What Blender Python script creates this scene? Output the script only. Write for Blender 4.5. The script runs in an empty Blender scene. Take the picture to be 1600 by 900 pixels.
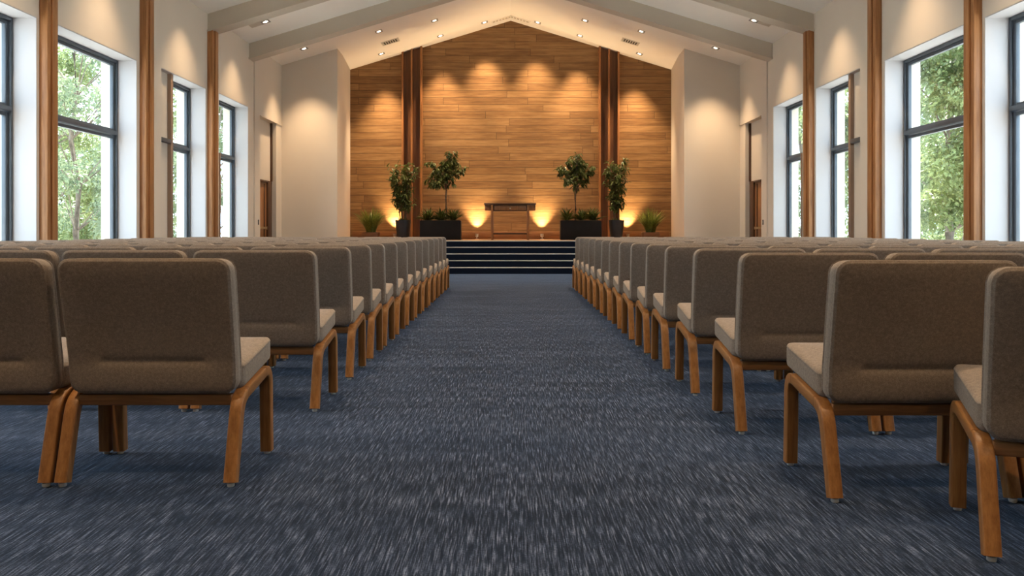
import bpy, bmesh, math, random
import numpy as np
from mathutils import Vector, Matrix

random.seed(7)
SC = bpy.context.scene
COL = SC.collection
F = 1250.0          # focal length in pixels of the 1600 px wide picture
VX, HY = 798.0, 360.0
EYE = 0.95
XW = 5.60           # side walls
EAVE, M = 4.95, 0.305
APEX = EAVE + M * XW
Z_RET, Z_FAR = 19.45, 21.78
HP = 0.71           # platform height
Y_BACK = -4.0


# ---------------------------------------------------------------- helpers
class MB:
    def __init__(self):
        self.v, self.f = [], []

    def add(self, verts, faces):
        o = len(self.v)
        self.v += [tuple(p) for p in verts]
        self.f += [tuple(i + o for i in f) for f in faces]
        return self

    def box(self, x0, x1, y0, y1, z0, z1):
        v = [(x0, y0, z0), (x1, y0, z0), (x1, y1, z0), (x0, y1, z0), (x0, y0, z1), (x1, y0, z1), (x1, y1, z1), (x0, y1, z1)]
        return self.add(v, [(0, 3, 2, 1), (4, 5, 6, 7), (0, 1, 5, 4), (1, 2, 6, 5), (2, 3, 7, 6), (3, 0, 4, 7)])

    def prism(self, poly, axis, a, b):
        """poly: 2D outline, extruded along axis from a to b. axis 'y': poly is (x,z); 'z': (x,y); 'x': (y,z)"""
        def P(p, t):
            return {'y': (p[0], t, p[1]), 'z': (p[0], p[1], t), 'x': (t, p[0], p[1])}[axis]
        n = len(poly)
        v = [P(p, a) for p in poly] + [P(p, b) for p in poly]
        f = [tuple(range(n))[::-1], tuple(range(n, 2 * n))]
        f += [(i, (i + 1) % n, n + (i + 1) % n, n + i) for i in range(n)]
        return self.add(v, f)

    def loops(self, rings, cap0=True, cap1=True):
        n = len(rings[0])
        v = [p for r in rings for p in r]
        f = []
        for k in range(len(rings) - 1):
            for i in range(n):
                j = (i + 1) % n
                f.append((k * n + i, k * n + j, (k + 1) * n + j, (k + 1) * n + i))
        if cap0: f.append(tuple(range(n))[::-1])
        if cap1: f.append(tuple(range((len(rings) - 1) * n, len(rings) * n)))
        return self.add(v, f)

    def lathe(self, prof, cx=0, cy=0, seg=28, cap=True):
        rings = [[(cx + r * math.cos(2 * math.pi * i / seg), cy + r * math.sin(2 * math.pi * i / seg), z) for i in range(seg)] for r, z in prof]
        return self.loops(rings, cap, cap)

    def tube(self, pts, radii, seg=8):
        pts = [Vector(p) for p in pts]
        rings = []
        for i, p in enumerate(pts):
            d = (pts[min(i + 1, len(pts) - 1)] - pts[max(i - 1, 0)]).normalized()
            a = d.cross(Vector((0, 0, 1)))
            if a.length < 1e-3: a = d.cross(Vector((1, 0, 0)))
            a.normalize(); b = d.cross(a)
            r = radii[i] if isinstance(radii, (list, tuple)) else radii
            rings.append([p + r * (math.cos(t) * a + math.sin(t) * b) for t in [2 * math.pi * k / seg for k in range(seg)]])
        return self.loops(rings)

    def build(self, name, mat, parent=None, smooth=None, bevel=0.0, seg=2):
        me = bpy.data.meshes.new(name)
        me.from_pydata([tuple(p) for p in self.v], [], self.f)
        bm = bmesh.new(); bm.from_mesh(me)
        bmesh.ops.recalc_face_normals(bm, faces=bm.faces)
        if bevel > 0:
            es = [e for e in bm.edges if len(e.link_faces) == 2 and e.calc_face_angle(0) > 0.5]
            bmesh.ops.bevel(bm, geom=es, offset=bevel, offset_type='OFFSET', segments=seg, profile=0.5, affect='EDGES', clamp_overlap=True)
        ang = math.radians(40 if smooth is None else smooth)
        for f in bm.faces: f.smooth = True
        for e in bm.edges:
            e.smooth = len(e.link_faces) == 2 and e.calc_face_angle(0) < ang
        bm.to_mesh(me); bm.free()
        return link(name, me, mat, parent)


def link(name, me, mat, parent=None):
    if mat is not None: me.materials.append(mat)
    o = bpy.data.objects.new(name, me)
    COL.objects.link(o)
    if parent is not None: o.parent = parent
    return o


def thing(name, label, cat, loc=(0, 0, 0), rz=0.0, group=None):
    o = bpy.data.objects.new(name, None); COL.objects.link(o)
    o.empty_display_size = 0.1
    o.location = loc; o.rotation_euler = (0, 0, rz)
    return tag(o, label, cat, group)


def tag(o, label, cat, group=None):
    o['label'] = label; o['category'] = cat
    if group: o['group'] = group
    return o


def struct(o, label=None):
    o['kind'] = 'structure'
    if label: o['label'] = label; o['category'] = o.name.split('_')[0].split('.')[0]
    return o


def dup(root, name, loc, rz, label, group, skip=(), sx=1):
    r = root.copy(); COL.objects.link(r)
    r.location = loc; r.rotation_euler = (0, 0, rz)
    r['label'] = label
    if group: r['group'] = group
    for ch in list(root.children):
        c = ch.copy(); COL.objects.link(c); c.parent = r
        for g in ch.children:
            if g.name.split('.')[0] in skip: continue
            d = g.copy(); COL.objects.link(d); d.parent = c
    return r


def ceil_z(x): return APEX - M * abs(x)


def on_ceiling(px, py):
    a, b = (HY - py) / F, (px - VX) / F
    z = (APEX - EYE) / (a + M * abs(b))
    return b * z, z


# ---------------------------------------------------------------- materials
class NT:
    def __init__(self, name):
        self.m = bpy.data.materials.new(name); self.m.use_nodes = True
        self.t = self.m.node_tree; self.t.nodes.clear()
        self.out = self.n('ShaderNodeOutputMaterial')

    def n(self, typ, ins=None, **kw):
        nd = self.t.nodes.new(typ)
        for k, v in kw.items(): setattr(nd, k, v)
        for k, v in (ins or {}).items():
            s = nd.inputs[k]
            if hasattr(v, 'is_output') or isinstance(v, bpy.types.NodeSocket): self.t.links.new(v, s)
            else: s.default_value = v
        return nd

    def coords(self, kind='Object'): return self.n('ShaderNodeTexCoord').outputs[kind]

    def math(self, op, a, b=0.0, c=None):
        nd = self.n('ShaderNodeMath', {0: a, 1: b}, operation=op)
        if c is not None: nd.inputs[2].default_value = c
        return nd.outputs[0]

    def scale(self, v, s):
        return self.n('ShaderNodeMapping', {'Vector': v, 'Scale': s}).outputs[0]

    def noise(self, v, scale=1.0, detail=3.0, rough=0.5):
        return self.n('ShaderNodeTexNoise', {'Vector': v, 'Scale': scale, 'Detail': detail, 'Roughness': rough}).outputs['Fac']

    def ramp(self, fac, stops):
        nd = self.n('ShaderNodeValToRGB', {'Fac': fac})
        el = nd.color_ramp.elements
        while len(el) < len(stops): el.new(0.5)
        for e, (p, c) in zip(el, stops): e.position = p; e.color = (*c, 1) if len(c) == 3 else c
        return nd.outputs['Color']

    def mix(self, fac, a, b, mode='MIX'):
        nd = self.n('ShaderNodeMix', data_type='RGBA', blend_type=mode)
        for k, v in ((0, fac), (6, a), (7, b)):
            if isinstance(v, bpy.types.NodeSocket): self.t.links.new(v, nd.inputs[k])
            else: nd.inputs[k].default_value = v if not isinstance(v, tuple) or len(v) == 4 else (*v, 1)
        return nd.outputs[2]

    def bump(self, h, strength=0.3, dist=0.01):
        return self.n('ShaderNodeBump', {'Height': h, 'Strength': strength, 'Distance': dist}).outputs[0]

    def finish(self, color, rough=0.5, normal=None, **ins):
        p = self.n('ShaderNodeBsdfPrincipled')
        if isinstance(color, bpy.types.NodeSocket): self.t.links.new(color, p.inputs['Base Color'])
        else: p.inputs['Base Color'].default_value = (*color, 1)
        if isinstance(rough, bpy.types.NodeSocket): self.t.links.new(rough, p.inputs['Roughness'])
        else: p.inputs['Roughness'].default_value = rough
        if normal is not None: self.t.links.new(normal, p.inputs['Normal'])
        for k, v in ins.items(): p.inputs[k.replace('_', ' ')].default_value = v
        self.t.links.new(p.outputs[0], self.out.inputs[0])
        self.p = p
        return self.m


def plain(name, c, rough=0.5, var=0.06, scale=6.0, **ins):
    t = NT(name)
    n = t.noise(t.coords(), scale, 4)
    col = t.ramp(n, [(0.3, tuple(x * (1 - var) for x in c)), (0.7, tuple(min(1, x * (1 + var)) for x in c))])
    return t.finish(col, rough, **ins)


def paint(name, c):
    t = NT(name); co = t.coords()
    col = t.ramp(t.noise(co, 1.2, 3), [(0.3, tuple(x * 0.97 for x in c)), (0.7, c)])
    return t.finish(col, 0.85, t.bump(t.noise(co, 220, 2), 0.05, 0.002), Specular_IOR_Level=0.25)


def wood(name, dark, light, stretch, rough=0.45, scale=9.0):
    t = NT(name); co = t.coords()
    v = t.scale(co, stretch)
    g = t.noise(v, scale, 5, 0.6)
    g2 = t.noise(v, scale * 5, 3, 0.6)
    s = t.math('ADD', t.math('MULTIPLY', g, 0.75), t.math('MULTIPLY', g2, 0.25))
    col = t.ramp(s, [(0.36, dark), (0.62, light)])
    return t.finish(col, rough, t.bump(g2, 0.08, 0.002), Specular_IOR_Level=0.35)


def fabric_mat():
    t = NT('taupe_fabric'); co = t.coords()
    wv = t.noise(t.scale(co, (1, 1, 1)), 420, 2, 0.7)
    wv2 = t.noise(co, 90, 3, 0.6)
    s = t.math('ADD', t.math('MULTIPLY', wv, 0.6), t.math('MULTIPLY', wv2, 0.4))
    col = t.ramp(s, [(0.33, (0.150, 0.116, 0.087)), (0.5, (0.222, 0.175, 0.136)), (0.68, (0.335, 0.275, 0.22))])
    m = t.finish(col, 0.95, t.bump(s, 0.35, 0.003), Specular_IOR_Level=0.12)
    t.p.inputs['Sheen Weight'].default_value = 0.15
    t.p.inputs['Sheen Roughness'].default_value = 0.5
    return m


def carpet_mat():
    t = NT('navy_carpet'); co = t.coords()
    streak = t.noise(t.scale(co, (165, 7.0, 1)), 1.0, 2, 0.6)
    st2 = t.noise(t.scale(co, (290, 14, 1)), 1.0, 2, 0.6)
    fine = t.noise(t.scale(co, (90, 190, 1)), 1.0, 2, 0.7)
    tile = t.noise(t.scale(co, (1.3, 1.6, 1)), 1.0, 3)
    band = t.noise(t.scale(co, (0.6, 5.5, 1)), 1.0, 2)
    s = t.math('ADD', t.math('MULTIPLY', streak, 0.52), t.math('MULTIPLY', st2, 0.27))
    s = t.math('ADD', s, t.math('MULTIPLY', fine, 0.21))
    s = t.math('ADD', s, t.math('MULTIPLY', t.math('SUBTRACT', band, 0.5), 0.09))
    s = t.math('ADD', s, t.math('MULTIPLY', t.math('SUBTRACT', tile, 0.5), 0.06))
    col = t.ramp(s, [(0.42, (0.006, 0.010, 0.021)), (0.50, (0.015, 0.0235, 0.046)), (0.56, (0.050, 0.068, 0.116)), (0.63, (0.130, 0.165, 0.255))])
    return t.finish(col, 0.95, t.bump(s, 0.5, 0.006), Specular_IOR_Level=0.04, Sheen_Weight=0.16, Sheen_Roughness=0.4, Sheen_Tint=(0.62, 0.78, 1.0, 1))


def plank_mat(name, ha, la, dark, mid, light):
    t = NT(name); co = t.coords()
    sp = t.n('ShaderNodeSeparateXYZ', {0: co})
    x, z = sp.outputs[0], sp.outputs[2]
    zr = t.math('DIVIDE', z, ha)
    row = t.math('FLOOR', zr)
    wn = t.n('ShaderNodeTexWhiteNoise', {'W': row}, noise_dimensions='1D').outputs['Value']
    u = t.math('ADD', t.math('DIVIDE', x, la), t.math('MULTIPLY', wn, 7.3))
    colu = t.math('FLOOR', u)
    cv = t.n('ShaderNodeCombineXYZ', {0: row, 1: colu})
    rnd = t.n('ShaderNodeTexWhiteNoise', {'Vector': cv.outputs[0]}, noise_dimensions='2D').outputs['Value']
    off = t.math('MULTIPLY', rnd, 31.0)
    gv = t.n('ShaderNodeCombineXYZ', {0: t.math('ADD', t.math('MULTIPLY', x, 0.9), off), 1: off, 2: t.math('MULTIPLY', z, 13.0)})
    g = t.noise(gv.outputs[0], 1.6, 6, 0.62)
    g2 = t.noise(t.scale(gv.outputs[0], (2.0, 1, 3.5)), 3.0, 4, 0.6)
    s = t.math('ADD', t.math('MULTIPLY', g, 0.58), t.math('MULTIPLY', g2, 0.29))
    s = t.math('ADD', s, t.math('MULTIPLY', rnd, 0.13))
    col = t.ramp(s, [(0.33, dark), (0.50, mid), (0.70, light)])
    fz = t.math('FRACT', zr)
    fu = t.math('FRACT', u)
    gap = t.math('MAXIMUM', t.math('LESS_THAN', fz, 0.05), t.math('LESS_THAN', fu, 0.004))
    col = t.mix(t.math('MULTIPLY', gap, 0.8), col, tuple(c * 0.25 for c in dark))
    h = t.math('SUBTRACT', t.math('MULTIPLY', g2, 0.12), gap)
    return t.finish(col, 0.5, t.bump(h, 0.5, 0.004), Specular_IOR_Level=0.3)


def leaf_mat(name, dark, light, trans=0.35, scale=3.0):
    t = NT(name); co = t.coords()
    n = t.noise(co, scale, 3)
    n2 = t.noise(co, 40, 2)
    s = t.math('ADD', t.math('MULTIPLY', n, 0.5), t.math('MULTIPLY', n2, 0.5))
    col = t.ramp(s, [(0.36, dark), (0.64, light)])
    d = t.n('ShaderNodeBsdfPrincipled', {'Base Color': col, 'Roughness': 0.45})
    d.inputs['Specular IOR Level'].default_value = 0.35
    tr = t.n('ShaderNodeBsdfTranslucent', {'Color': col})
    mx = t.n('ShaderNodeMixShader', {0: trans, 1: d.outputs[0], 2: tr.outputs[0]})
    t.t.links.new(mx.outputs[0], t.out.inputs[0])
    return t.m


def glass_mat():
    t = NT('window_glass')
    tr = t.n('ShaderNodeBsdfTransparent', {'Color': (0.97, 0.985, 0.98, 1)})
    gl = t.n('ShaderNodeBsdfGlossy', {'Color': (1, 1, 1, 1), 'Roughness': 0.02})
    fr = t.n('ShaderNodeFresnel', {'IOR': 1.35})
    bf = t.n('ShaderNodeNewGeometry').outputs['Backfacing']       # reflect at the entry face only, so the pane never acts as a total mirror
    k = t.math('MULTIPLY', fr.outputs[0], t.math('SUBTRACT', 1.0, bf))
    mx = t.n('ShaderNodeMixShader', {0: k, 1: tr.outputs[0], 2: gl.outputs[0]})
    t.t.links.new(mx.outputs[0], t.out.inputs[0])
    return t.m


def emit_mat(name, c, s):
    t = NT(name)
    return t.finish((0.8, 0.8, 0.8), 0.4, Emission_Color=(*c, 1), Emission_Strength=s)


PAINT = paint('wall_paint', (0.65, 0.575, 0.485))
LINING = paint('white_lining_paint', (0.535, 0.52, 0.525))
CEIL = paint('ceiling_paint', (0.90, 0.85, 0.78))
BEAM = paint('beam_paint', (0.56, 0.49, 0.40))
POST = wood('post_wood', (0.25, 0.105, 0.036), (0.46, 0.215, 0.085), (9, 9, 0.5), 0.45, 2.2)
OAK = wood('oak_upright', (0.205, 0.086, 0.023), (0.35, 0.158, 0.048), (14, 14, 0.9), 0.42, 4)
OAKR = wood('oak_rail', (0.205, 0.086, 0.023), (0.35, 0.158, 0.048), (14, 0.9, 14), 0.42, 4)
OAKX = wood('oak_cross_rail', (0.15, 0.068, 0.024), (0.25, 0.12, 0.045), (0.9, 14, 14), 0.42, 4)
FABRIC = fabric_mat()
PIPING = plain('seam_piping', (0.17, 0.13, 0.10), 0.9)
GLIDE = plain('pale_glide', (0.62, 0.60, 0.56), 0.5)
CARPET = carpet_mat()
RISER = plain('step_carpet', (0.007, 0.0105, 0.020), 0.95, 0.3, 120, Specular_IOR_Level=0.05)
NOSE = plain('nosing_metal', (0.50, 0.48, 0.45), 0.4, 0.05)
PLANK = plank_mat('wall_planks', 0.19, 2.3, (0.13, 0.063, 0.024), (0.225, 0.120, 0.047), (0.35, 0.205, 0.088))
PLINTH = wood('plinth_wood', (0.13, 0.055, 0.022), (0.22, 0.10, 0.04), (0.7, 9, 9), 0.4, 3)
FIN = wood('fin_wood', (0.20, 0.08, 0.026), (0.36, 0.155, 0.055), (9, 9, 0.5), 0.4, 3)
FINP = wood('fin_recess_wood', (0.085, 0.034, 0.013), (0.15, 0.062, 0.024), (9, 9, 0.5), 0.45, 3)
STAGE = wood('stage_boards', (0.17, 0.085, 0.036), (0.30, 0.165, 0.075), (0.8, 9, 9), 0.4, 3)
DOORW = wood('door_wood', (0.21, 0.085, 0.03), (0.36, 0.16, 0.06), (9, 9, 0.5), 0.4, 3)
DARKW = wood('dark_wood', (0.035, 0.017, 0.010), (0.075, 0.036, 0.018), (1, 9, 9), 0.35, 4)
DARKT = wood('dark_trim_wood', (0.055, 0.024, 0.012), (0.10, 0.045, 0.02), (9, 9, 0.6), 0.4, 4)
TABLEW = wood('table_wood', (0.14, 0.06, 0.022), (0.26, 0.12, 0.045), (9, 9, 0.6), 0.35, 4)
FRAME = plain('window_frame_metal', (0.085, 0.10, 0.118), 0.45, 0.08, 4, Metallic=0.2)
BRONZE = plain('bronze_mullion', (0.30, 0.20, 0.14), 0.5, 0.08, 4)
GLASS = glass_mat()
BLACK = plain('black_planter', (0.009, 0.0085, 0.0085), 0.6, 0.15, Specular_IOR_Level=0.15)
CHAR = plain('charcoal_pot', (0.022, 0.023, 0.026), 0.45, 0.12, Specular_IOR_Level=0.3)
PLBOX = wood('planter_box_wood', (0.10, 0.045, 0.02), (0.19, 0.09, 0.04), (1, 9, 9), 0.5, 4)
SOIL = plain('soil', (0.028, 0.018, 0.012), 0.95, 0.4, 50)
BARK = plain('pale_bark', (0.13, 0.085, 0.055), 0.9, 0.35, 30)
BARKO = plain('grey_bark', (0.16, 0.125, 0.095), 0.9, 0.35, 8)
LEAF = leaf_mat('indoor_leaf', (0.018, 0.036, 0.008), (0.125, 0.155, 0.035), 0.2)
LEAFG = leaf_mat('grass_blade', (0.06, 0.095, 0.016), (0.24, 0.27, 0.055), 0.3)
LEAFO = leaf_mat('tree_leaf', (0.055, 0.092, 0.032), (0.37, 0.42, 0.17), 0.35, 0.9)
LEAFP = leaf_mat('pale_tree_leaf', (0.075, 0.12, 0.058), (0.37, 0.43, 0.25), 0.35, 0.9)
BOUNCE = plain('pale_bounce_ground', (0.68, 0.65, 0.60), 0.95, 0.4, 3)  # ground colour kept pale to bounce daylight onto ceiling and reveals
LENS = emit_mat('lamp_lens', (1.0, 0.86, 0.66), 7.0)
TRIMR = plain('lamp_trim', (0.20, 0.18, 0.16), 0.4)
VENTM = plain('vent_metal', (0.60, 0.56, 0.50), 0.5)
VENTD = plain('vent_dark', (0.06, 0.055, 0.05), 0.7)
CHROME = plain('brushed_steel', (0.62, 0.60, 0.56), 0.28, 0.04, 8, Metallic=1.0)
BRASS = plain('warm_brass', (0.55, 0.38, 0.18), 0.3, 0.04, 8, Metallic=1.0)
PLASTIC = plain('black_plastic', (0.02, 0.02, 0.02), 0.4)

# ---------------------------------------------------------------- room shell
WINS = [(2.55, 4.65, 3.45, 2.38), (4.9, 7.0, 3.45, 2.38), (7.3, 9.46, 3.47, 2.38), (9.89, 11.99, 3.50, 2.40), (12.82, 14.70, 3.56, 2.43), (15.35, 17.07, 3.59, 2.47)]
SILL = 0.42
XO = XW + 0.54
DOOR_Y0, DOOR_Y1, NICHE_Z, DOOR_Z = 17.78, 19.0, 3.49, 2.11


def side_wall(s, name):
    mb = MB()

    def bx(xa, xb, y0, y1, z0, z1):
        mb.box(min(s * xa, s * xb), max(s * xa, s * xb), y0, y1, z0, z1)
    top = EAVE + 0.05
    y = Y_BACK
    for (a, b, h, tr) in WINS:
        bx(XW, XO, y, a, 0, top)
        bx(XW, XO, a, b, 0, SILL)
        bx(XW, XO, a, b, h, top)
        y = b
    bx(XW, XO, y, 17.42, 0, top)
    # the door bay stands a little proud of the window bays and holds a tall niche
    XD = XW - 0.03
    bx(XD, XO, 17.42, DOOR_Y0, 0, top)
    bx(XD, XO, DOOR_Y0, DOOR_Y1, NICHE_Z, top)
    bx(XD, XO, DOOR_Y1, Z_RET + 0.3, 0, top)
    bx(XW + 0.10, XO, DOOR_Y0, DOOR_Y1, DOOR_Z, NICHE_Z)
    bx(XW + 0.30, XO, DOOR_Y0, DOOR_Y1, 0, DOOR_Z)
    return struct(mb.build(name, PAINT))


side_wall(-1, 'wall_left'); side_wall(1, 'wall_right')

fl = MB().box(-XO, XO, Y_BACK - 0.3, Z_FAR + 0.4, -0.12, 0.0).build('floor', CARPET)
struct(fl)

# ceiling: two slopes with real thickness
c = MB()
xe = XO + 0.3
c.prism([(-xe, ceil_z(xe)), (0, APEX), (0, APEX + 0.25), (-xe, ceil_z(xe) + 0.25)], 'y', Y_BACK - 0.3, Z_FAR + 0.6)
c.prism([(xe, ceil_z(xe)), (xe, ceil_z(xe) + 0.25), (0, APEX + 0.25), (0, APEX)], 'y', Y_BACK - 0.3, Z_FAR + 0.6)
struct(c.build('ceiling', CEIL))

# near wall (behind the camera) and far plank wall
nw = MB(); nw.prism([(-XO, 0), (XO, 0), (XO, ceil_z(XO) + 0.05), (0, APEX + 0.05), (-XO, ceil_z(XO) + 0.05)], 'y', Y_BACK - 0.3, Y_BACK)
struct(nw.build('wall_near', PAINT))
XA = 4.373
fw = MB(); fw.prism([(-XA - 0.4, 0), (XA + 0.4, 0), (XA + 0.4, ceil_z(XA + 0.4) + 0.02), (0, APEX + 0.02), (-XA - 0.4, ceil_z(XA + 0.4) + 0.02)], 'y', Z_FAR, Z_FAR + 0.3)
struct(fw.build('wall_far', PLANK))
# alcove return walls: thick prisms with a splayed reveal beside the planks
for s, nm in ((-1, 'wall_alcove_left'), (1, 'wall_alcove_right')):
    pl = [(s * (XW + 0.1), Z_RET), (s * 4.217, Z_RET), (s * 4.235, 20.15), (s * XA, Z_FAR + 0.05), (s * (XW + 0.1), Z_FAR + 0.05)]
    mb = MB()
    n = len(pl)
    v = [(x, y, 0) for x, y in pl] + [(x, y, ceil_z(x) + 0.03) for x, y in pl]
    f = [tuple(range(n)), tuple(range(n, 2 * n))] + [(i, (i + 1) % n, n + (i + 1) % n, n + i) for i in range(n)]
    mb.add(v, f)
    struct(mb.build(nm, PAINT))

# stage and steps
st = MB()
RIS, TRD, Y_ST = HP / 5, 0.28, 17.46
SXW = 4.20
for k in range(4):
    st.box(-SXW, SXW, Y_ST + TRD * k, Y_ST + TRD * (k + 1) + (0.02 if k < 3 else 0), 0, RIS * (k + 1))
sto = struct(st.build('floor_steps', RISER))
sto['label'] = 'navy carpeted steps up to the stage with pale nosings'
for k in range(5):
    y = Y_ST + TRD * k
    MB().box(-SXW, SXW, y - 0.012, y + 0.045, RIS * (k + 1) - 0.018, RIS * (k + 1) + 0.004).build('nosing', NOSE, sto, bevel=0.003)
pf = MB(); pf.box(-SXW, SXW, Y_ST + TRD * 4 + 0.012, Z_FAR, 0, HP)
pfo = struct(pf.build('floor_stage', STAGE))
MB().box(-SXW, SXW, Y_ST + TRD * 4, Y_ST + TRD * 4 + 0.012, 0, HP - 0.015).build('riser', RISER, pfo)

# plinth along the foot of the plank wall
tn = [0]


def trim(mb, mat, **k):
    tn[0] += 1
    return struct(mb.build('trim_%d' % tn[0], mat, **k))


trim(MB().box(-4.30, 4.30, Z_FAR - 0.07, Z_FAR, HP, HP + 0.205), PLINTH, bevel=0.005)
# plank wall pilasters: three fins with dark recessed boards between them
for s in (-1, 1):
    x0 = s * 2.665
    po = MB()
    zt = ceil_z(abs(x0)) - 0.02
    for d in (-0.255, -0.01, 0.245):
        xx = x0 + d
        po.prism([(xx - 0.024, HP), (xx + 0.024, HP), (xx + 0.024, ceil_z(xx + 0.024) + 0.02), (xx - 0.024, ceil_z(xx - 0.024) + 0.02)], 'y', Z_FAR - 0.20, Z_FAR)
    o = trim(po, FIN)
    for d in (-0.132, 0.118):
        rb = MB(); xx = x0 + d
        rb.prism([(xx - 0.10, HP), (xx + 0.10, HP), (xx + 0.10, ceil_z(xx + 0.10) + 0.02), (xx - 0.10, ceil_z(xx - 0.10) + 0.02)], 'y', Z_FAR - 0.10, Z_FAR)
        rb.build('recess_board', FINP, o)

# gable ribs under the ceiling
for yb in (-2.6, -0.1, 2.42, 4.77, 7.14, 9.55, 12.15, 14.78, 17.12):
    mb = MB(); w = 0.26
    d0 = 0.30
    for s in (-1, 1):
        pts = [(s * (XW + 0.05), ceil_z(XW + 0.05) + 0.05), (s * (XW + 0.05), ceil_z(XW + 0.05) - d0), (0, APEX - d0), (0, APEX + 0.05)]
        mb.prism(pts, 'y', yb, yb + w)
        e = 0.035
        pts = [(s * (XW + 0.05), ceil_z(XW + 0.05) - d0), (s * (XW + 0.05), ceil_z(XW + 0.05) - d0 - e), (0, APEX - d0 - e), (0, APEX - d0)]
        mb.prism(pts, 'y', yb - 0.03, yb + w + 0.03)
    o = struct(mb.build('ceiling_beam', BEAM))

# wooden posts on the side walls between the windows, each with a proud centre fillet
POSTS = [(2.35, 2.5), (4.70, 4.85), (7.05, 7.25), (9.50, 9.72), (12.07, 12.34), (14.76, 15.04)]
for s in (-1, 1):
    for (a, b) in POSTS:
        mb = MB()
        zt = ceil_z(XW) - 0.30
        w = b - a
        mb.box(min(s * XW, s * (XW - 0.10)), max(s * XW, s * (XW - 0.10)), a, b, 0, zt)
        mb.box(min(s * (XW - 0.10), s * (XW - 0.125)), max(s * (XW - 0.10), s * (XW - 0.125)), a + 0.3 * w, a + 0.8 * w, 0, zt)
        trim(mb, POST, bevel=0.004)

# low baseboards
for s, nm in ((-1, 'baseboard_left'), (1, 'baseboard_right')):
    mb = MB(); y = Y_BACK
    for (a, b) in POSTS + [(DOOR_Y0 - 0.06, Z_RET)]:
        mb.box(min(s * XW, s * (XW - 0.014)), max(s * XW, s * (XW - 0.014)), y, a, 0, 0.1)
        y = b
    struct(mb.build(nm, PAINT))

# windows
wn = [0]


def window(s, a, b, h, tz, full):
    wn[0] += 1
    xf = XW + 0.28

    def B(mb, xa, xb, y0, y1, z0, z1):
        return mb.box(min(s * xa, s * xb), max(s * xa, s * xb), y0, y1, z0, z1)
    fr = MB()
    B(fr, xf, xf + 0.10, a, a + 0.05, SILL, h); B(fr, xf, xf + 0.10, b - 0.05, b, SILL, h)
    B(fr, xf, xf + 0.10, a + 0.05, b - 0.05, h - 0.055, h); B(fr, xf, xf + 0.10, a + 0.05, b - 0.05, SILL, SILL + 0.06)
    o = struct(fr.build('window_%d' % wn[0], FRAME, bevel=0.004))
    tm = MB(); B(tm, xf - 0.015, xf + 0.085, a + 0.05, b - 0.05, tz - 0.03, tz + 0.025)
    tm.build('transom', FRAME, o, bevel=0.004)
    for z0, z1 in ((SILL + 0.06, tz - 0.04), (tz + 0.03, h - 0.055)):
        sa = MB(); p, q = a + 0.05, b - 0.05
        xs = xf + 0.03
        B(sa, xs, xs + 0.05, p, p + 0.05, z0, z1); B(sa, xs, xs + 0.05, q - 0.05, q, z0, z1)
        B(sa, xs, xs + 0.05, p + 0.05, q - 0.05, z0, z0 + 0.03); B(sa, xs, xs + 0.05, p + 0.05, q - 0.05, z1 - 0.045, z1)
        so = sa.build('sash', FRAME, o, bevel=0.003)
        gl = MB(); B(gl, xs + 0.022, xs + 0.028, p + 0.03, q - 0.03, z0 + 0.02, z1 - 0.02)
        gl.build('pane', GLASS, so)
    sl = MB(); B(sl, XW - 0.02, xf, a, b, SILL, SILL + 0.025)
    sl.build('sill', PAINT, o, bevel=0.004)
    ln = MB()
    B(ln, XW + 0.004, xf, a, a + 0.012, SILL + 0.025, h); B(ln, XW + 0.004, xf, b - 0.012, b, SILL + 0.025, h)
    B(ln, XW + 0.004, xf, a + 0.012, b - 0.012, h - 0.012, h)
    ln.build('reveal_lining', LINING, o)
    return o


for s in (-1, 1):
    for i, (a, b, h, tz) in enumerate(WINS):
        o = window(s, a, b, h, tz, True)

        def B(mb, xa, xb, y0, y1, z0, z1):
            return mb.box(min(s * xa, s * xb), max(s * xa, s * xb), y0, y1, z0, z1)
        if i == 4:      # fixed beige panels with a bronze mullion on the near side of the window
            mb = MB(); B(mb, XW + 0.10, XW + 0.16, a, a + 0.46, SILL, tz - 0.04); B(mb, XW + 0.10, XW + 0.16, a, a + 0.46, tz + 0.03, h)
            mb.build('blank_panel', PAINT, o)
            mb = MB(); B(mb, XW + 0.04, XW + 0.20, a + 0.46, a + 0.55, SILL, h); mb.build('mullion', BRONZE, o, bevel=0.004)
            mb = MB(); B(mb, XW + 0.03, XW + 0.14, a, a + 0.46, tz - 0.04, tz + 0.03); B(mb, XW + 0.14, XW + 0.28, a + 0.46, a + 0.54, tz - 0.04, tz + 0.03)
            mb.build('panel_transom', FRAME, o, bevel=0.003)
        if i == 5:
            mb = MB(); B(mb, XW + 0.05, XW + 0.11, a, a + 0.14, SILL, tz - 0.04); mb.build('blank_panel', PAINT, o)
            mb = MB(); B(mb, XW + 0.03, XW + 0.13, a + 0.14, a + 0.19, SILL, tz - 0.02); mb.build('mullion', BRONZE, o, bevel=0.004)

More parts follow.
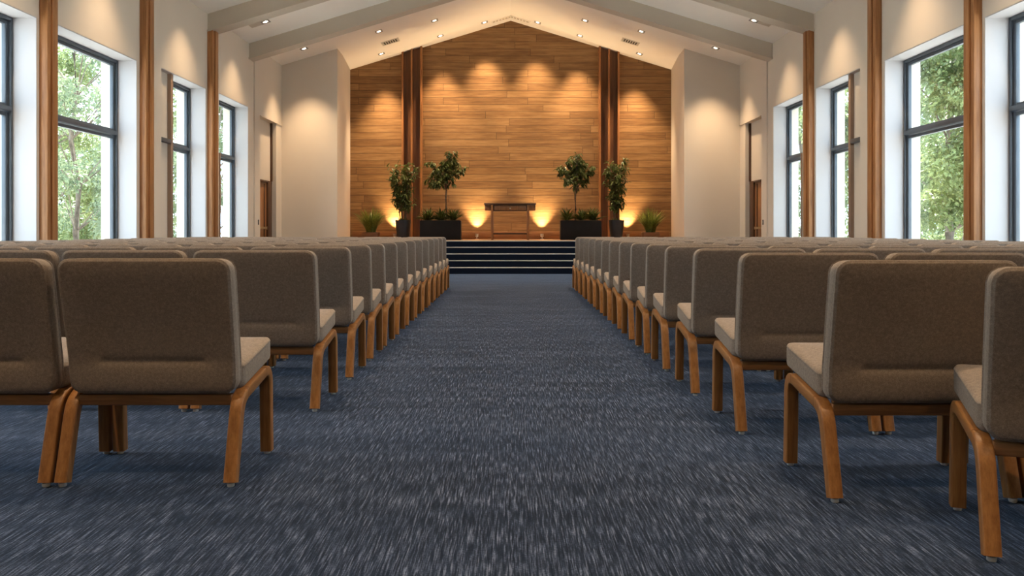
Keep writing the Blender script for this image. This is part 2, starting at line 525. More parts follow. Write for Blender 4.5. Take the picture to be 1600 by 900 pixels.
# doors in the niches beside the stage
for k, s in enumerate((-1, 1)):
    def B(mb, xa, xb, y0, y1, z0, z1):
        return mb.box(min(s * xa, s * xb), max(s * xa, s * xb), y0, y1, z0, z1)
    xd = XW + 0.11
    mb = MB(); B(mb, xd, xd + 0.05, DOOR_Y0 + 0.03, DOOR_Y1 - 0.30, 0.01, DOOR_Z - 0.04)
    d = struct(mb.build('door_%d' % (k + 1), DOORW, bevel=0.004))
    mb = MB(); B(mb, XW + 0.07, xd + 0.12, DOOR_Y0, DOOR_Y0 + 0.03, 0, DOOR_Z); B(mb, XW + 0.07, xd + 0.12, DOOR_Y1 - 0.30, DOOR_Y1 - 0.0, 0, DOOR_Z); B(mb, XW + 0.07, xd + 0.12, DOOR_Y0 + 0.03, DOOR_Y1 - 0.30, DOOR_Z - 0.04, DOOR_Z)
    mb.build('door_frame', DARKT, d, bevel=0.004)
    mb = MB(); B(mb, xd - 0.012, xd, DOOR_Y0 + 0.72, DOOR_Y0 + 0.78, 0.05, DOOR_Z - 0.08); mb.build('door_stile', DARKT, d)
    mb = MB(); B(mb, xd - 0.06, xd - 0.035, DOOR_Y0 + 0.10, DOOR_Y0 + 0.80, 0.98, 1.03)
    B(mb, xd - 0.06, xd, DOOR_Y0 + 0.10, DOOR_Y0 + 0.15, 0.97, 1.04); B(mb, xd - 0.06, xd, DOOR_Y0 + 0.75, DOOR_Y0 + 0.80, 0.97, 1.04)
    mb.build('push_bar', BRASS, d, bevel=0.004)
    # dark slot strip at the far side of the niche
    mb = MB(); B(mb, XW + 0.055, XW + 0.10, DOOR_Y1 - 0.045, DOOR_Y1, DOOR_Z, NICHE_Z); trim(mb, DARKT)
    mb = MB(); B(mb, XW - 0.05, XW - 0.03, DOOR_Y0, Z_RET, NICHE_Z, NICHE_Z + 0.02); trim(mb, PAINT)
    t = thing('wall_switch', 'small black switch on the wall beside the %s door' % ('left' if s < 0 else 'right'), 'switch', (s * (XW - 0.03), 17.66, 1.13), 0, 'door switches')
    mb = MB(); mb.box(-0.008, 0.008, -0.035, 0.035, -0.055, 0.055); mb.build('plate', PLASTIC, t, bevel=0.003)
    mb = MB(); mb.box(-s * 0.008 - 0.004, -s * 0.008 + 0.004, -0.015, 0.015, -0.025, 0.025); mb.build('rocker', TRIMR, t, bevel=0.001)

# ---------------------------------------------------------------- chairs


def rrect(w, h, r, nx, ny, nc):
    """closed outline of a rounded rectangle centred on 0, counter-clockwise"""
    r = max(min(r, w / 2 - 1e-4, h / 2 - 1e-4), 1e-4)
    hx, hy = w / 2 - r, h / 2 - r
    P = []
    for (cx, cy, a0, sx, sy, n) in ((hx, hy, 0, -1, 0, nx), (-hx, hy, 90, 0, -1, ny), (-hx, -hy, 180, 1, 0, nx), (hx, -hy, 270, 0, 1, ny)):
        for k in range(nc + 1):
            a = math.radians(a0 + 90 * k / nc)
            P.append((cx + r * math.cos(a), cy + r * math.sin(a)))
        L = 2 * hx if sx else 2 * hy
        for k in range(1, n):
            P.append((cx + (sx * L * k / n) + r * math.cos(math.radians(a0 + 90)), cy + (sy * L * k / n) + r * math.sin(math.radians(a0 + 90))))
    return P


def cushion(W, H, R, prof, nx, ny, fn):
    """stack of rounded-rectangle loops: prof is (inset, t); fn maps (u, v, t) to a point"""
    rings = []
    for ins, t in prof:
        rings.append([fn(u, v, t) for u, v in rrect(W - 2 * ins, H - 2 * ins, max(R - ins, 0.006), nx, ny, 4)])
    return MB().loops(rings)


def back_y(sv):
    K = [(0.0, 0.060), (0.03, 0.055), (0.104, 0.0505), (0.121, 0.0575), (0.142, 0.0495), (0.25, 0.027), (0.38, -0.006), (0.52, -0.040)]
    for (a, ya), (b, yb) in zip(K, K[1:]):
        if sv <= b:
            t = (sv - a) / (b - a); t = t * t * (3 - 2 * t) if b < 0.17 else t
            return ya + (yb - ya) * t
    return K[-1][1]


BW, BH, BZ = 0.622, 0.510, 0.334
BT = 0.078


def back_fn(u, v, t):
    sv = v + BH / 2
    e = min(1.0, min(BW / 2 - abs(u), sv, BH - sv) / 0.09)       # crown of the padding away from the edge
    e = max(e, 0)
    lum = back_y(sv) - (0.052 - 0.177 * sv)                        # lumbar shape on top of the straight recline
    base = 0.052 - 0.177 * sv + lum * (0.35 + 0.65 * e)
    k = 1.0 + 0.02 * (sv / BH)                                       # a touch wider at the shoulders
    crown = 0.007 * (1 - (1 - e) ** 2)
    if t < 0.02: y = base + t - crown
    elif t > BT - 0.02: y = base + t + 0.012 * (1 - (1 - e) ** 2)
    else: y = base + t
    return (u * k, y, BZ + sv)


bins = [0.252, 0.235, 0.21, 0.18, 0.158, 0.144, 0.132, 0.122, 0.112, 0.100, 0.08, 0.06, 0.04, 0.022, 0.010]
bprof = [(i, 0.0) for i in bins] + [(0.006, 0.0008), (0.0045, 0.003), (0.0005, 0.004), (-0.0022, 0.0065), (-0.0022, 0.009), (0.0028, 0.0115), (0.0032, 0.014), (0.0003, 0.020)]
bprof += [(-0.001, BT / 2), (0.0005, BT - 0.018), (0.0018, BT - 0.0115), (-0.0018, BT - 0.0085), (-0.0012, BT - 0.0055), (0.002, BT - 0.0035), (0.0045, BT - 0.0015)]
bprof += [(i, BT) for i in bins[::-1][:-3]]
SW, SD, SH = 0.642, 0.375, 0.092
SY0 = 0.112


def seat_fn(u, v, t):
    y = SY0 + v + SD / 2
    e = max(0, min(1.0, min(SW / 2 - abs(u), SD / 2 - abs(v)) / 0.10))
    z = 0.336 + 0.062 * (v + SD / 2) / SD + t
    if t > SH - 0.02: z += 0.012 * (1 - (1 - e) ** 2)
    return (u, y, z)


sprof = [(0.12, 0), (0.03, 0), (0.010, 0.002), (0.002, 0.010), (0, 0.02), (0, SH / 2), (0.0, SH - 0.020), (0.002, SH - 0.014), (-0.0006, SH - 0.010), (0.0015, SH - 0.006), (0.006, SH - 0.002), (0.014, SH), (0.03, SH), (0.06, SH), (0.10, SH), (0.15, SH), (0.183, SH)]


def sweep(path, w, t, x, ):
    """rounded rectangular section swept along a path in the y-z plane; w across (x), t in the plane"""
    sec = rrect(w, t, 0.006, 1, 1, 2)
    rings = []
    for i, (y, z) in enumerate(path):
        a, b = path[max(i - 1, 0)], path[min(i + 1, len(path) - 1)]
        d = Vector((0, b[0] - a[0], b[1] - a[1])).normalized()
        nrm = Vector((0, -d.z, d.y))
        rings.append([Vector((x, y, z)) + Vector((1, 0, 0)) * u + nrm * v for u, v in sec])
    return MB().loops(rings)


def arc(p0, p1, p2, n=6):
    """quadratic bend p0 -> p2 round the corner p1"""
    out = []
    for k in range(n + 1):
        t = k / n
        out.append(tuple((1 - t) ** 2 * p0[j] + 2 * t * (1 - t) * p1[j] + t * t * p2[j] for j in (0, 1)))
    return out


REARC, FRONTC = (0.080, 0.312), (0.425, 0.372)
LEGX = 0.312
rear_path = [(0.000, 0.014), (0.028, 0.12), (0.058, 0.235)] + arc((0.064, 0.255), REARC, (0.140, 0.323))[0:]
front_path = arc((0.360, 0.361), FRONTC, (0.430, 0.300)) + [(0.432, 0.2), (0.436, 0.1), (0.440, 0.014)]
mid_path = [(0.140, 0.323), (0.2, 0.333), (0.28, 0.347), (0.360, 0.361)]

CH = thing('padded_chair', 'chair', 'chair')
cushion(SW, SD, 0.035, sprof, 8, 6, seat_fn).build('seat', FABRIC, CH, smooth=70)
cushion(BW, BH, 0.045, bprof, 8, 12, back_fn).build('backrest', FABRIC, CH, smooth=70)
for s in (-1, 1):
    for nm, path, end in (('rear', rear_path, rear_path[0]), ('front', front_path, front_path[-1])):
        lg = sweep(path, 0.048, 0.042, s * LEGX).build('leg', OAK, CH, smooth=50)
        MB().lathe([(0.012, 0.0), (0.014, 0.003), (0.014, 0.014)], s * LEGX, end[0], 12).build('foot_glide', GLIDE, lg)
    sweep(mid_path, 0.048, 0.042, s * LEGX).build('side_rail', OAKR, CH, smooth=50)
MB().box(-LEGX + 0.021, LEGX - 0.021, 0.070, 0.104, 0.284, 0.327).build('cross_rail', OAKX, CH, bevel=0.008)
MB().box(-LEGX + 0.021, LEGX - 0.021, 0.375, 0.405, 0.330, 0.365).build('cross_rail', OAKX, CH, bevel=0.008)

# rows: distance of the rear feet and of the aisle edge of the backs
LZ = [2.97, 4.2, 5.1, 5.84, 6.48, 7.19, 7.89, 8.58, 9.28, 9.98, 10.68, 11.36, 12.03, 12.65]
LX = [1.04, 1.03, 1.03] + [1.03] * 11
RZ = [2.80, 3.73, 4.60, 5.40, 6.10, 6.86, 7.60, 8.33, 9.05, 9.78, 10.50, 11.22, 11.94, 12.65]
RX = [1.135, 1.077, 1.063, 1.053, 1.044, 1.04, 1.04, 1.035, 1.035, 1.033, 1.033, 1.032, 1.03, 1.032]
PITCH = 0.685
ORD = 'first second third fourth fifth sixth seventh eighth'.split()
GROUP = 'padded chairs in rows facing the stage'


def seen(x, y):
    for dx in (-0.34, 0.34):
        for dy in (0.0, 0.45):
            for z in (0.4, 0.83):
                Z = y + dy
                px = VX + F * (x + dx) / Z
                py = HY + F * (EYE - z) / Z
                if -5 < px < 1605 and py < 905: return True
    return False


def row_word(r):
    return '%s row from the camera' % ORD[r] if r < 7 else '%s row from the steps' % ORD[13 - r]


first = True
for s, ZS, XS, side in ((-1, LZ, LX, 'left'), (1, RZ, RX, 'right')):
    for r in range(14):
        for k in range(6):
            x = s * (XS[r] + BW / 2 + PITCH * k)
            y = ZS[r]
            if not seen(x, y): continue
            cw = 'at the aisle' if k == 0 else ('by the %s windows' % side if k == 5 else '%s from the aisle' % ORD[k])
            lab = ('taupe chair %s, %s, %s of the aisle' % (cw, row_word(r), side)) if k != 5 else ('taupe chair %s, %s' % (cw, row_word(r)))
            rz = random.uniform(-0.006, 0.006)
            if first:
                CH.location = (x, y, 0); CH['label'] = lab; CH['group'] = GROUP; first = False
            else:
                dup(CH, 'padded_chair', (x, y, 0), rz, lab, GROUP, skip=() if r < 5 else ('foot_glide',))
# the cut-off chair nearest the camera on the right
dup(CH, 'padded_chair', (1.68, 2.205, 0), -math.radians(18), 'taupe chair nearest the camera, cut off by the right edge of the picture', GROUP)

# ---------------------------------------------------------------- stage furniture
ZT = 20.4


def table():
    t = thing('communion_table', 'dark wooden table with slim legs centred on the stage', 'table', (-0.015, ZT, HP))
    W, D, H = 1.31, 0.50, 0.93
    MB().box(-W / 2, W / 2, -D / 2, D / 2, H - 0.045, H).build('table_top', DARKW, t, bevel=0.006)
    a = MB(); a.box(-0.42, 0.42, -D / 2 + 0.05, D / 2 - 0.05, H - 0.20, H - 0.045); a.build('apron', DARKW, t, bevel=0.004)
    dr = MB().box(-0.40, 0.40, -D / 2 + 0.028, -D / 2 + 0.05, H - 0.185, H - 0.06).build('drawer', TABLEW, t, bevel=0.004)
    kb = MB(); kb.lathe([(0.012, -0.02), (0.016, -0.012), (0.010, 0.0)], 0, 0, 14)
    kb.v = [(p[0], -D / 2 + 0.028 + p[2], H - 0.135 + p[1]) for p in kb.v]
    kb.build('knob', CHROME, dr)
    for s in (-1, 1):
        MB().box(min(s * 0.46, s * 0.64), max(s * 0.46, s * 0.64), -D / 2 + 0.04, D / 2 - 0.04, H - 0.185, H - 0.045).build('end_block', TABLEW, t, bevel=0.004)
        for yy in (-D / 2 + 0.035, D / 2 - 0.035):
            MB().box(s * 0.455 - 0.028, s * 0.455 + 0.028, yy - 0.028, yy + 0.028, 0, H - 0.045).build('leg', TABLEW, t, bevel=0.005)
        MB().box(s * 0.455 - 0.02, s * 0.455 + 0.02, -D / 2 + 0.06, D / 2 - 0.06, 0.13, 0.17).build('side_stretcher', DARKW, t, bevel=0.003)
    MB().box(-0.455, 0.455, -0.035, 0.035, 0.135, 0.175).build('stretcher', DARKW, t, bevel=0.004)
    return t


table()


def leaf_mesh(name, leaves, mat, parent, fold=0.25):
    """leaves: (base, direction, normal, length, width) -> a folded lance-shaped blade each"""
    v, f = [], []
    for (p, d, n, L, w) in leaves:
        d = d.normalized(); sd = d.cross(n)
        if sd.length < 1e-4: sd = d.cross(Vector((1, 0.2, 0.1)))
        sd.normalize(); up = sd.cross(d)
        o = len(v)
        m1, m2 = p + d * L * 0.35, p + d * L * 0.7 - up * L * 0.06
        tip = p + d * L - up * L * 0.18
        v += [p, m1 + sd * w * 0.5 + up * w * fold, m1, m1 - sd * w * 0.5 + up * w * fold,
              m2 + sd * w * 0.38 + up * w * fold * 0.7, m2, m2 - sd * w * 0.38 + up * w * fold * 0.7, tip]
        f += [(o, o + 1, o + 2), (o, o + 2, o + 3), (o + 1, o + 4, o + 5, o + 2), (o + 2, o + 5, o + 6, o + 3), (o + 4, o + 7, o + 5), (o + 5, o + 7, o + 6)]
    me = bpy.data.meshes.new(name)
    me.from_pydata([tuple(p) for p in v], [], f)
    return link(name, me, mat, parent)


def rv(R, a=1.0):
    return Vector((R.uniform(-a, a), R.uniform(-a, a), R.uniform(-a, a)))


def spray(R, a, b, n, L, w, droop, leaves):
    """leaves set alternately along a twig from a to b"""
    ax = (b - a)
    for i in range(n):
        t = 0.15 + 0.85 * (i + R.random()) / n
        p = a + ax * t
        out = (ax.normalized() * 0.5 + rv(R, 1.0)).normalized()
        d = out + Vector((0, 0, -droop))
        leaves.append((p, d, Vector((R.uniform(-.4, .4), R.uniform(-.4, .4), 1)), L * R.uniform(0.7, 1.2), w * R.uniform(0.8, 1.2)))


def rosette(R, c, n, L, w, leaves, spread=1.0):
    for i in range(n):
        a = 2 * math.pi * i / n + R.uniform(-.3, .3)
        el = R.uniform(0.25, 1.35)
        d = Vector((math.cos(a) * spread * math.cos(el), math.sin(a) * spread * math.cos(el), math.sin(el)))
        leaves.append((Vector(c) + rv(R, 0.012), d, Vector((-d.x, -d.y, 1.2)), L * R.uniform(0.65, 1.15), w))


def planter_tree(s, seed):
    R = random.Random(seed)
    t = thing('planter_tree', 'small indoor tree in a black trough planter on the %s of the stage table' % ('left' if s < 0 else 'right'), 'plant', (s * 1.79, 20.52, HP), 0, 'trough planters with a small tree')
    pb = MB(); W, D, H = 1.04, 0.42, 0.49
    pb.box(-W / 2, W / 2, -D / 2, D / 2, 0, H)
    po = pb.build('planter_box', BLACK, t, bevel=0.008)
    MB().box(-W / 2 + 0.02, W / 2 - 0.02, -D / 2 + 0.02, D / 2 - 0.02, H - 0.005, H + 0.008).build('soil', SOIL, t)
    tx = -s * 0.13
    base = Vector((tx, 0, H)); fork = Vector((tx + 0.01, 0.01, H + 0.78))
    tb = MB()
    tb.tube([base, base + Vector((0.006, 0, 0.3)), base + Vector((-0.006, 0, 0.55)), fork], [0.030, 0.025, 0.023, 0.022], 10)
    leaves = []
    cc = fork + Vector((0, 0, 0.60))
    # main limbs with twigs, leaves hang from the twigs
    for i in range(11):
        a = 2 * math.pi * i / 11 + R.uniform(-.25, .25)
        el = R.uniform(0.15, 1.35) if i < 9 else 1.45
        L = R.uniform(0.45, 0.62) if el < 0.9 else R.uniform(0.60, 0.82)
        d = Vector((math.cos(a) * math.cos(el), math.sin(a) * math.cos(el) * 0.8, math.sin(el)))
        st_ = fork + Vector((0, 0, R.uniform(-0.05, 0.20)))
        mid = st_ + d * L * 0.5 + Vector((0, 0, 0.10)); end = st_ + d * L + Vector((0, 0, 0.05))
        tb.tube([st_, mid, end], [0.013, 0.009, 0.004], 6)
        for j in range(9):
            q = st_.lerp(mid, 0.5 + 0.2 * j) if j < 2 else mid.lerp(end, (j - 2) / 6)
            dd = (d * 0.6 + rv(R, 0.9)); dd.z -= 0.15
            e2 = q + dd.normalized() * R.uniform(0.12, 0.22)
            tb.tube([q, e2], [0.004, 0.002], 4)
            spray(R, q, e2, 13, 0.135, 0.044, 0.95, leaves)
    tb.build('trunk', BARK, t)
    leaf_mesh('foliage', leaves, LEAF, t)
    for dx in (-0.36, -0.02, 0.30):
        lv = []
        for q in range(3):
            rosette(R, (dx + R.uniform(-.06, .06), R.uniform(-.1, .06), H), 26, 0.36, 0.045, lv, 1.0)
        leaf_mesh('underplanting', lv, LEAF, t)
    return t


planter_tree(-1, 3); planter_tree(1, 11)


def pot_plant(s, seed):
    R = random.Random(seed)
    X = -2.79 if s < 0 else 2.74
    t = thing('potted_plant', 'tall leafy plant in a round charcoal pot before the %s pilaster' % ('left' if s < 0 else 'right'), 'plant', (X, 20.75, HP), 0, 'tall plants in charcoal pots')
    MB().lathe([(0.135, 0.0), (0.145, 0.01), (0.165, 0.15), (0.19, 0.35), (0.20, 0.49), (0.20, 0.505), (0.185, 0.505), (0.183, 0.46), (0.001, 0.46)], 0, 0, 36).build('pot', CHAR, t)
    MB().lathe([(0.001, 0.455), (0.182, 0.455), (0.182, 0.468), (0.001, 0.475)], 0, 0, 24).build('soil', SOIL, t)
    tb = MB(); leaves = []
    for i in range(7):
        a = 2 * math.pi * i / 7 + R.uniform(-.3, .3)
        b = Vector((0.07 * math.cos(a), 0.07 * math.sin(a), 0.46))
        hgt = R.uniform(1.15, 1.55)
        sp = R.uniform(0.12, 0.32)
        e = Vector((sp * math.cos(a), sp * math.sin(a), 0.46 + hgt))
        m = b.lerp(e, 0.5) + Vector((-0.04 * math.cos(a), -0.04 * math.sin(a), 0.0))
        tb.tube([b, m, e], [0.011, 0.008, 0.004], 7)
        for j in range(18):
            tt = 0.25 + 0.75 * j / 17
            q = (b.lerp(m, tt * 2) if tt < .5 else m.lerp(e, tt * 2 - 1))
            an = R.uniform(0, 6.28)
            dd = Vector((math.cos(an), math.sin(an), R.uniform(0.1, 0.7)))
            e2 = q + dd.normalized() * R.uniform(0.08, 0.22)
            tb.tube([q, e2], [0.003, 0.0015], 4)
            spray(R, q, e2, 8, 0.15, 0.046, 0.45, leaves)
    tb.build('stems', BARK, t)
    leaf_mesh('foliage', leaves, LEAF, t)
    lv = []
    for q in range(4): rosette(R, (R.uniform(-.1, .1), R.uniform(-.1, .1), 0.465), 11, 0.15, 0.025, lv)
    leaf_mesh('underplanting', lv, LEAFG, t)


pot_plant(-1, 5); pot_plant(1, 8)


def grass_box(s, seed):
    R = random.Random(seed)
    X = -3.66 if s < 0 else 3.66
    t = thing('potted_grass', 'bushy green grass plant in a low wooden box by the %s alcove wall' % ('left' if s < 0 else 'right'), 'plant', (X, 20.95, HP), 0, 'grass plants in wooden boxes')
    MB().box(-0.21, 0.21, -0.19, 0.19, 0, 0.19).build('wooden_box', PLBOX, t, bevel=0.006)
    MB().box(-0.19, 0.19, -0.17, 0.17, 0.185, 0.196).build('soil', SOIL, t)
    v, f = [], []
    for i in range(300):
        a = R.uniform(0, 6.283); r0 = 0.12 * math.sqrt(R.random())
        L = R.uniform(0.36, 0.74); lean = R.uniform(0.05, 0.86)
        p = Vector((r0 * math.cos(a), r0 * math.sin(a), 0.19))
        a += R.uniform(-.5, .5)
        out = Vector((math.cos(a), math.sin(a), 0)); sd = Vector((-math.sin(a), math.cos(a), 0))
        w = R.uniform(0.010, 0.019); o = len(v)
        for k in range(5):
            tt = k / 4
            c_ = p + out * (L * lean * tt ** 1.5) + Vector((0, 0, L * (tt - 0.35 * lean * tt ** 2.4)))
            ww = w * (1 - tt ** 2 * 0.95)
            v += [c_ - sd * ww, c_ + out * -0.002 + Vector((0, 0, -ww * 0.3)), c_ + sd * ww]
        for k in range(4):
            b0 = o + 3 * k
            f += [(b0, b0 + 1, b0 + 4, b0 + 3), (b0 + 1, b0 + 2, b0 + 5, b0 + 4)]
    me = bpy.data.meshes.new('grass_blades'); me.from_pydata([tuple(q) for q in v], [], f)
    link('grass_blades', me, LEAFG, t)


grass_box(-1, 21); grass_box(1, 22)

# ---------------------------------------------------------------- lamps
WARM = (1.0, 0.71, 0.43)


def spot(loc, target, energy, size, blend=0.9, color=WARM, radius=0.05):
    l = bpy.data.lights.new('spot_bulb', 'SPOT'); l.energy = energy; l.color = color
    l.spot_size = math.radians(size); l.spot_blend = blend; l.shadow_soft_size = radius
    o = bpy.data.objects.new('spot_bulb', l); COL.objects.link(o)
    o.location = loc
    o.rotation_euler = (Vector(target) - Vector(loc)).to_track_quat('-Z', 'Y').to_euler()
    return o


slope = math.atan(M)


def downlight(x, y, label, fixture=True):
    z = ceil_z(x)
    if fixture:
        t = thing('ceiling_light', label, 'ceiling light', (x, y, z), 0, 'recessed ceiling spotlights')
        t.rotation_euler = (0, (slope if x > 0 else -slope), 0)
        mb = MB(); w, q = 0.085, 0.062
        ring = [(-w, -w), (w, -w), (w, w), (-w, w)]; inn = [(-q, -q), (q, -q), (q, q), (-q, q)]
        v = [(a, b, 0.0) for a, b in ring] + [(a, b, -0.008) for a, b in ring] + [(a, b, -0.008) for a, b in inn] + [(a, b, 0.0) for a, b in inn]
        f = []
        for k in range(4):
            for i in range(4):
                j = (i + 1) % 4
                f.append((k * 4 + i, k * 4 + j, ((k + 1) % 4) * 4 + j, ((k + 1) % 4) * 4 + i))
        mb.add(v, f).build('trim_ring', TRIMR, t)
        MB().lathe([(0.001, -0.004), (0.038, -0.004), (0.038, 0.0), (0.001, 0.0)], 0, 0, 16, True).build('lens', LENS, t)
    return z


LIGHT_PX = [
    (415, 34, 'over the farthest window on the left'), (475, 76, 'nearest the left alcove wall'),
    (592, 49, 'behind the air vent left of the ridge'), (596, 84, 'beside the left pilaster'),
    (669, 8, 'close to the top of the picture, left of the ridge'), (679, 32, 'second down from the top, left of the ridge'),
    (688, 56, 'third down from the top, left of the ridge'), (757, 35, 'beside the ridge, left side'),
    (840, 35, 'beside the ridge, right side'), (906, 56, 'third down from the top, right of the ridge'),
    (914, 32, 'second down from the top, right of the ridge'), (924, 8, 'close to the top of the picture, right of the ridge'),
    (1002, 49, 'behind the air vent right of the ridge'), (999, 84, 'beside the right pilaster'),
    (1118, 75, 'nearest the right alcove wall'), (1178, 32, 'over the farthest window on the right')]
E_WALL, E_GEN, E_SIDE = 610, 150, 120
for px, py, lab in LIGHT_PX:
    x, y = on_ceiling(px, py)
    y = min(y, Z_FAR - 0.62)
    z = downlight(x, y, 'small square recessed ceiling light ' + lab)
    if y > 20.5: spot((x, y, z - 0.03), (x, y + 0.28, z - 2), E_WALL, 63, 1.0, WARM, 0.09)
    elif abs(x) > 4.5 and y > 17.5: spot((x, y, z - 0.03), (x * 1.01, y + 0.14, z - 2), E_SIDE * 2.2, 74, 1.0)
    elif abs(x) > 4.5: spot((x, y, z - 0.03), (x * 1.03, y, z - 2), E_SIDE, 80, 1.0)
    else: spot((x, y, z - 0.03), (x, y, z - 2), E_GEN, 90, 1.0)
for s in (-1, 1):
    for y in (13.6, 10.9, 8.4, 5.95, 3.6):      # lamps of the nearer bays, above the picture
        x = s * 4.93
        z = ceil_z(x)
        spot((x, y, z - 0.03), (x * 1.03, y, z - 2), E_SIDE, 80, 1.0)
    for y in (16.0, 13.6, 11.2, 8.7, 6.3, 3.9, 1.0, -1.6):  # unseen central lamps added for general light; the nearest brighten the chair backs
        x = s * 2.2
        spot((x, y, ceil_z(x) - 0.03), (x, y, 0), E_GEN * 1.6, 100, 1.0)

# uplights at the foot of the plank wall
for i, (px, lab) in enumerate(((617, 'between the grass box and the left charcoal pot'), (745, 'between the left trough planter and the table'), (847, 'between the table and the right trough planter'), (981, 'between the right charcoal pot and the grass box'))):
    y = Z_FAR - 0.17
    x = (px - VX) / F * y
    t = thing('floor_uplight', 'small metal uplight on the stage floor ' + lab, 'lamp', (x, y, HP), 0, 'uplights washing the plank wall')
    MB().lathe([(0.05, 0), (0.05, 0.012), (0.012, 0.014), (0.012, 0.06)], 0, 0, 18).build('base', CHROME, t)
    hd = MB(); hd.lathe([(0.030, 0.06), (0.045, 0.075), (0.048, 0.15), (0.042, 0.15), (0.038, 0.13)], 0, 0, 20, False); hd.build('lamp_head', CHROME, t)
    MB().lathe([(0.001, 0.128), (0.038, 0.128), (0.038, 0.134), (0.001, 0.134)], 0, 0, 16).build('lens', LENS, t)
    spot((x, y, HP + 0.17), (x, y + 0.10, HP + 1.2), 210, 84, 1.0, (1.0, 0.72, 0.40), 0.03)

# ceiling vents
for px, py, wid, lab in ((610, 65, 0.46, 'slotted air vent in the ceiling above the left pilaster'), (985, 65, 0.46, 'slotted air vent in the ceiling above the right pilaster'), (784, 30, 0.62, 'pale air grille on the ceiling just left of the ridge end'), (812, 30, 0.62, 'pale air grille on the ceiling just right of the ridge end')):
    x, y = on_ceiling(px, py)
    y = min(y, Z_FAR - 0.3)
    t = thing('ceiling_vent', lab, 'vent', (x, y, ceil_z(x)), 0, 'ceiling air vents')
    t.rotation_euler = (0, (slope if x > 0 else -slope), 0)
    w, d = wid / 2, 0.17 if wid < 0.5 else 0.12
    dark = wid < 0.5
    MB().box(-w + 0.03, w - 0.03, -d + 0.03, d - 0.03, -0.006, 0.0).build('backing', VENTD if dark else BEAM, t)
    fr = MB(); fr.box(-w, w, -d, -d + 0.035, -0.014, 0); fr.box(-w, w, d - 0.035, d, -0.014, 0); fr.box(-w, -w + 0.035, -d + 0.035, d - 0.035, -0.014, 0); fr.box(w - 0.035, w, -d + 0.035, d - 0.035, -0.014, 0)
    fr.build('frame', VENTM if dark else CEIL, t, bevel=0.002)
    sl = MB(); n = 7
    for i in range(n):
        xx = -w + 0.05 + (2 * w - 0.1) * i / (n - 1)
        sl.box(xx - 0.009, xx + 0.009, -d + 0.035, d - 0.035, -0.012, -0.006)
    sl.build('slats', VENTM if dark else CEIL, t)

# flush access plates beside the outer lamps
for px, py, lab in ((400, 38, 'flush square plate in the ceiling beside the left outer lamp'), (1195, 36, 'flush square plate in the ceiling beside the right outer lamp')):
    x, y = on_ceiling(px, py)
    t = thing('ceiling_plate', lab, 'ceiling plate', (x, y, ceil_z(x)), 0, 'flush ceiling plates')
    t.rotation_euler = (0, (slope if x > 0 else -slope), 0)
    MB().box(-0.13, 0.13, -0.13, 0.13, -0.006, 0).build('cover', BEAM, t, bevel=0.002)

# ---------------------------------------------------------------- outside
g = MB()
for s in (-1, 1):
    g.box(min(s * XO, s * 70), max(s * XO, s * 70), -20, 80, -0.35, -0.25)
gr = g.build('ground_bounce', BOUNCE); struct(gr)  # unseen ground outside, acts as a pale reflector below the windows


def leaf_cloud(name, centres, mat, parent, n, size, seed):
    """leaves scattered in the shells of many leaf clumps"""
    R = np.random.default_rng(seed)
    if name == 'foliage': n, size = int(n * 2.3), size * 0.80
    C = np.array([c[:3] for c in centres]); Rd = np.array([c[3] for c in centres])
    wts = Rd ** 2; idx = R.choice(len(C), n, p=wts / wts.sum())
    d = R.normal(size=(n, 3)); d /= np.linalg.norm(d, axis=1)[:, None]
    rad = Rd[idx] * R.uniform(0.45, 1.05, n)
    P = C[idx] + d * rad[:, None] * np.array([1, 1, 0.75])
    ax = d * 0.6 + R.normal(size=(n, 3)) * 0.6; ax[:, 2] -= 0.35
    ax /= np.linalg.norm(ax, axis=1)[:, None]
    nn = d * 0.5 + R.normal(size=(n, 3)) * 0.45; nn[:, 2] += 0.8
    sd = np.cross(ax, nn); sd /= np.linalg.norm(sd, axis=1)[:, None] + 1e-9
    L = size * R.uniform(0.7, 1.35, n)[:, None]
    up = np.cross(sd, ax)
    A = P; B = P + ax * L * 0.5 + sd * L * 0.27 + up * L * 0.08; Cc = P + ax * L - up * L * 0.1; D = P + ax * L * 0.5 - sd * L * 0.27 + up * L * 0.08
    V = np.stack([A, B, Cc, D], 1).reshape(-1, 3)
    me = bpy.data.meshes.new(name)
    me.vertices.add(4 * n); me.vertices.foreach_set('co', V.astype(np.float32).ravel())
    me.loops.add(4 * n); me.loops.foreach_set('vertex_index', np.arange(4 * n, dtype=np.int32))
    me.polygons.add(n); me.polygons.foreach_set('loop_start', np.arange(0, 4 * n, 4, dtype=np.int32))
    me.update(calc_edges=True); me.validate()
    return link(name, me, mat, parent)


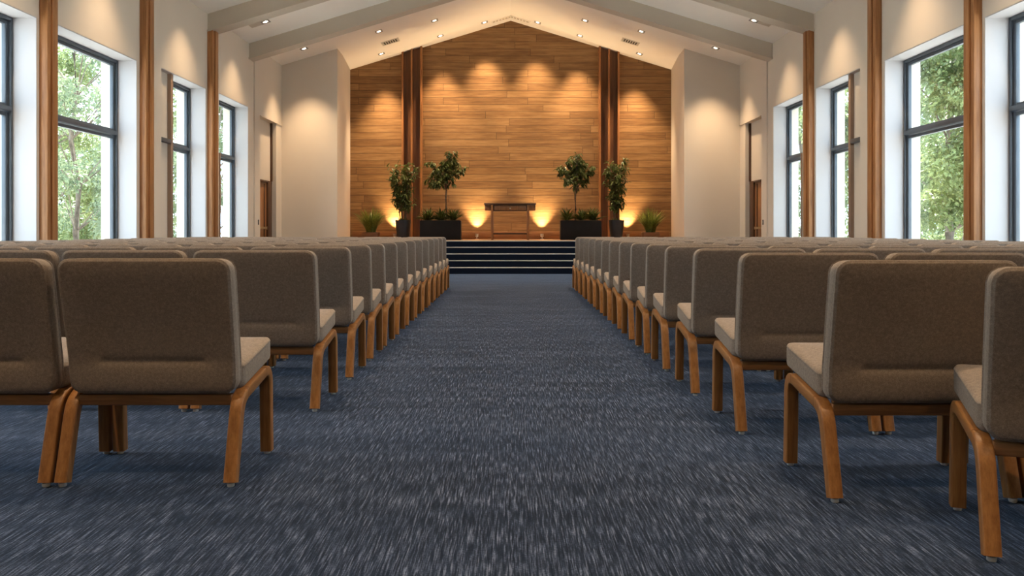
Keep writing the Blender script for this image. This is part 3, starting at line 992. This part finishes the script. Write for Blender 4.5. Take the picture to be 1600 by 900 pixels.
def outdoor_tree(x, y, label, seed, h=9.0, crown=2.6, low=1.0, n=14000, size=0.16, mat=None, clumps=46, trunk=0.13):
    R = random.Random(seed)
    t = thing('leafy_tree', label, 'tree', (x, y, -0.25), 0, 'trees outside the windows')
    tb = MB()
    pts = [Vector((0, 0, 0))]
    for k in range(1, 8):
        pts.append(Vector((R.uniform(-.12, .12) * k * 0.5, R.uniform(-.12, .12) * k * 0.5, h * 0.85 * k / 7)))
    tb.tube(pts, [trunk * (1.25 if k == 0 else 1 - 0.11 * k) for k in range(8)], 10)
    cs = []
    for i in range(clumps):
        zz = low + (h - low) * (i + R.random()) / clumps
        u = (zz - low) / (h - low)
        rr = crown * (0.55 + 0.6 * math.sin(math.pi * min(1, 0.12 + 0.83 * u)))
        a = R.uniform(0, 6.283); q = rr * math.sqrt(R.uniform(0.12, 1))
        c_ = Vector((q * math.cos(a), q * math.sin(a), zz))
        cs.append((c_.x, c_.y, c_.z, R.uniform(0.45, 0.85)))
        if i % 2 and zz < 3.5: continue
        ti = min(6, max(1, int((zz - 0.9) / (h * 0.85) * 7)))
        st_ = pts[ti]
        tb.tube([st_, st_.lerp(c_, 0.5) + Vector((0, 0, 0.25)), c_], [trunk * 0.22, trunk * 0.15, 0.008], 6)
    tb.build('trunk', BARKO, t)
    leaf_cloud('foliage', cs, mat or LEAFO, t, n, size, seed)
    return t


outdoor_tree(-10.9, 20.2, 'slender pale tree seen through the second window from the front on the left', 31, 9.5, 2.2, 1.2, 9000, 0.15, LEAFP, 40, 0.085)
outdoor_tree(-17.8, 31.0, 'broad green tree behind the slender one outside the left windows', 32, 9, 2.9, 0.6, 13000, 0.17, LEAFO)
outdoor_tree(-10.6, 13.2, 'pale tree outside the window cut by the left edge of the picture', 33, 9, 2.1, 0.6, 11000, 0.15, LEAFP)
outdoor_tree(-10.3, 27.6, 'tree glimpsed through the two farthest windows on the left', 34, 9, 2.4, 0.4, 12000, 0.17, LEAFO)
outdoor_tree(11.3, 20.6, 'bright leafy tree filling the second window from the front on the right', 41, 9.5, 2.7, 1.5, 16000, 0.17, LEAFO)
outdoor_tree(17.6, 31.0, 'dense green tree behind the bright one outside the right windows', 42, 9.5, 3.2, 0.4, 14000, 0.18, LEAFO)
outdoor_tree(10.8, 13.0, 'leafy tree outside the window cut by the right edge of the picture', 43, 9, 2.1, 0.5, 13000, 0.16, LEAFO)
outdoor_tree(10.4, 28.4, 'tree glimpsed through the two farthest windows on the right', 44, 9, 2.4, 0.4, 12000, 0.17, LEAFO)
for s in (-1, 1):
    R = random.Random(50 + s)
    cs = []
    for i in range(240):
        zz = R.uniform(-0.2, 10.5 if R.random() < 0.6 else 5)
        cs.append((s * R.uniform(24.5, 29), R.uniform(25, 62), zz, R.uniform(0.7, 1.4)))
    o = leaf_cloud('forest_foliage', cs, LEAFP, None, 60000, 0.30, 60 + s)
    o['kind'] = 'stuff'
    tag(o, 'pale woodland foliage far behind the trees on the %s' % ('left' if s < 0 else 'right'), 'foliage')

# ---------------------------------------------------------------- daylight, camera, view
w = bpy.data.worlds.new('daylight'); SC.world = w; w.use_nodes = True
nt = w.node_tree; bg = nt.nodes['Background']
bg.inputs[0].default_value = (0.60, 0.80, 1.0, 1); bg.inputs[1].default_value = 3.3

sl = bpy.data.lights.new('sun', 'SUN'); sl.energy = 12.0; sl.angle = math.radians(3); sl.color = (1.0, 0.97, 0.93)
so = bpy.data.objects.new('sun', sl); COL.objects.link(so)
so.rotation_euler = Vector((0.05, -0.62, -1.0)).to_track_quat('-Z', 'Y').to_euler()

cam = bpy.data.cameras.new('camera'); co = bpy.data.objects.new('camera', cam); COL.objects.link(co)
co.location = (0, 0, EYE); co.rotation_euler = (math.radians(90), 0, 0)
cam.sensor_fit = 'HORIZONTAL'; cam.sensor_width = 36.0; cam.lens = F / 1600 * 36.0
cam.shift_x = (800 - VX) / 1600; cam.shift_y = -(450 - HY) / 1600
cam.clip_start = 0.05; cam.clip_end = 300
SC.camera = co

SC.view_settings.view_transform = 'Standard'
SC.view_settings.look = 'None'
SC.view_settings.gamma = 1.0
SC.view_settings.use_curve_mapping = False
SC.view_settings.exposure = 1.08
cy = SC.cycles
cy.use_denoising = True
cy.max_bounces = 10; cy.diffuse_bounces = 6; cy.transparent_max_bounces = 12
cy.sample_clamp_indirect = 8.0
cy.caustics_reflective = False; cy.caustics_refractive = False
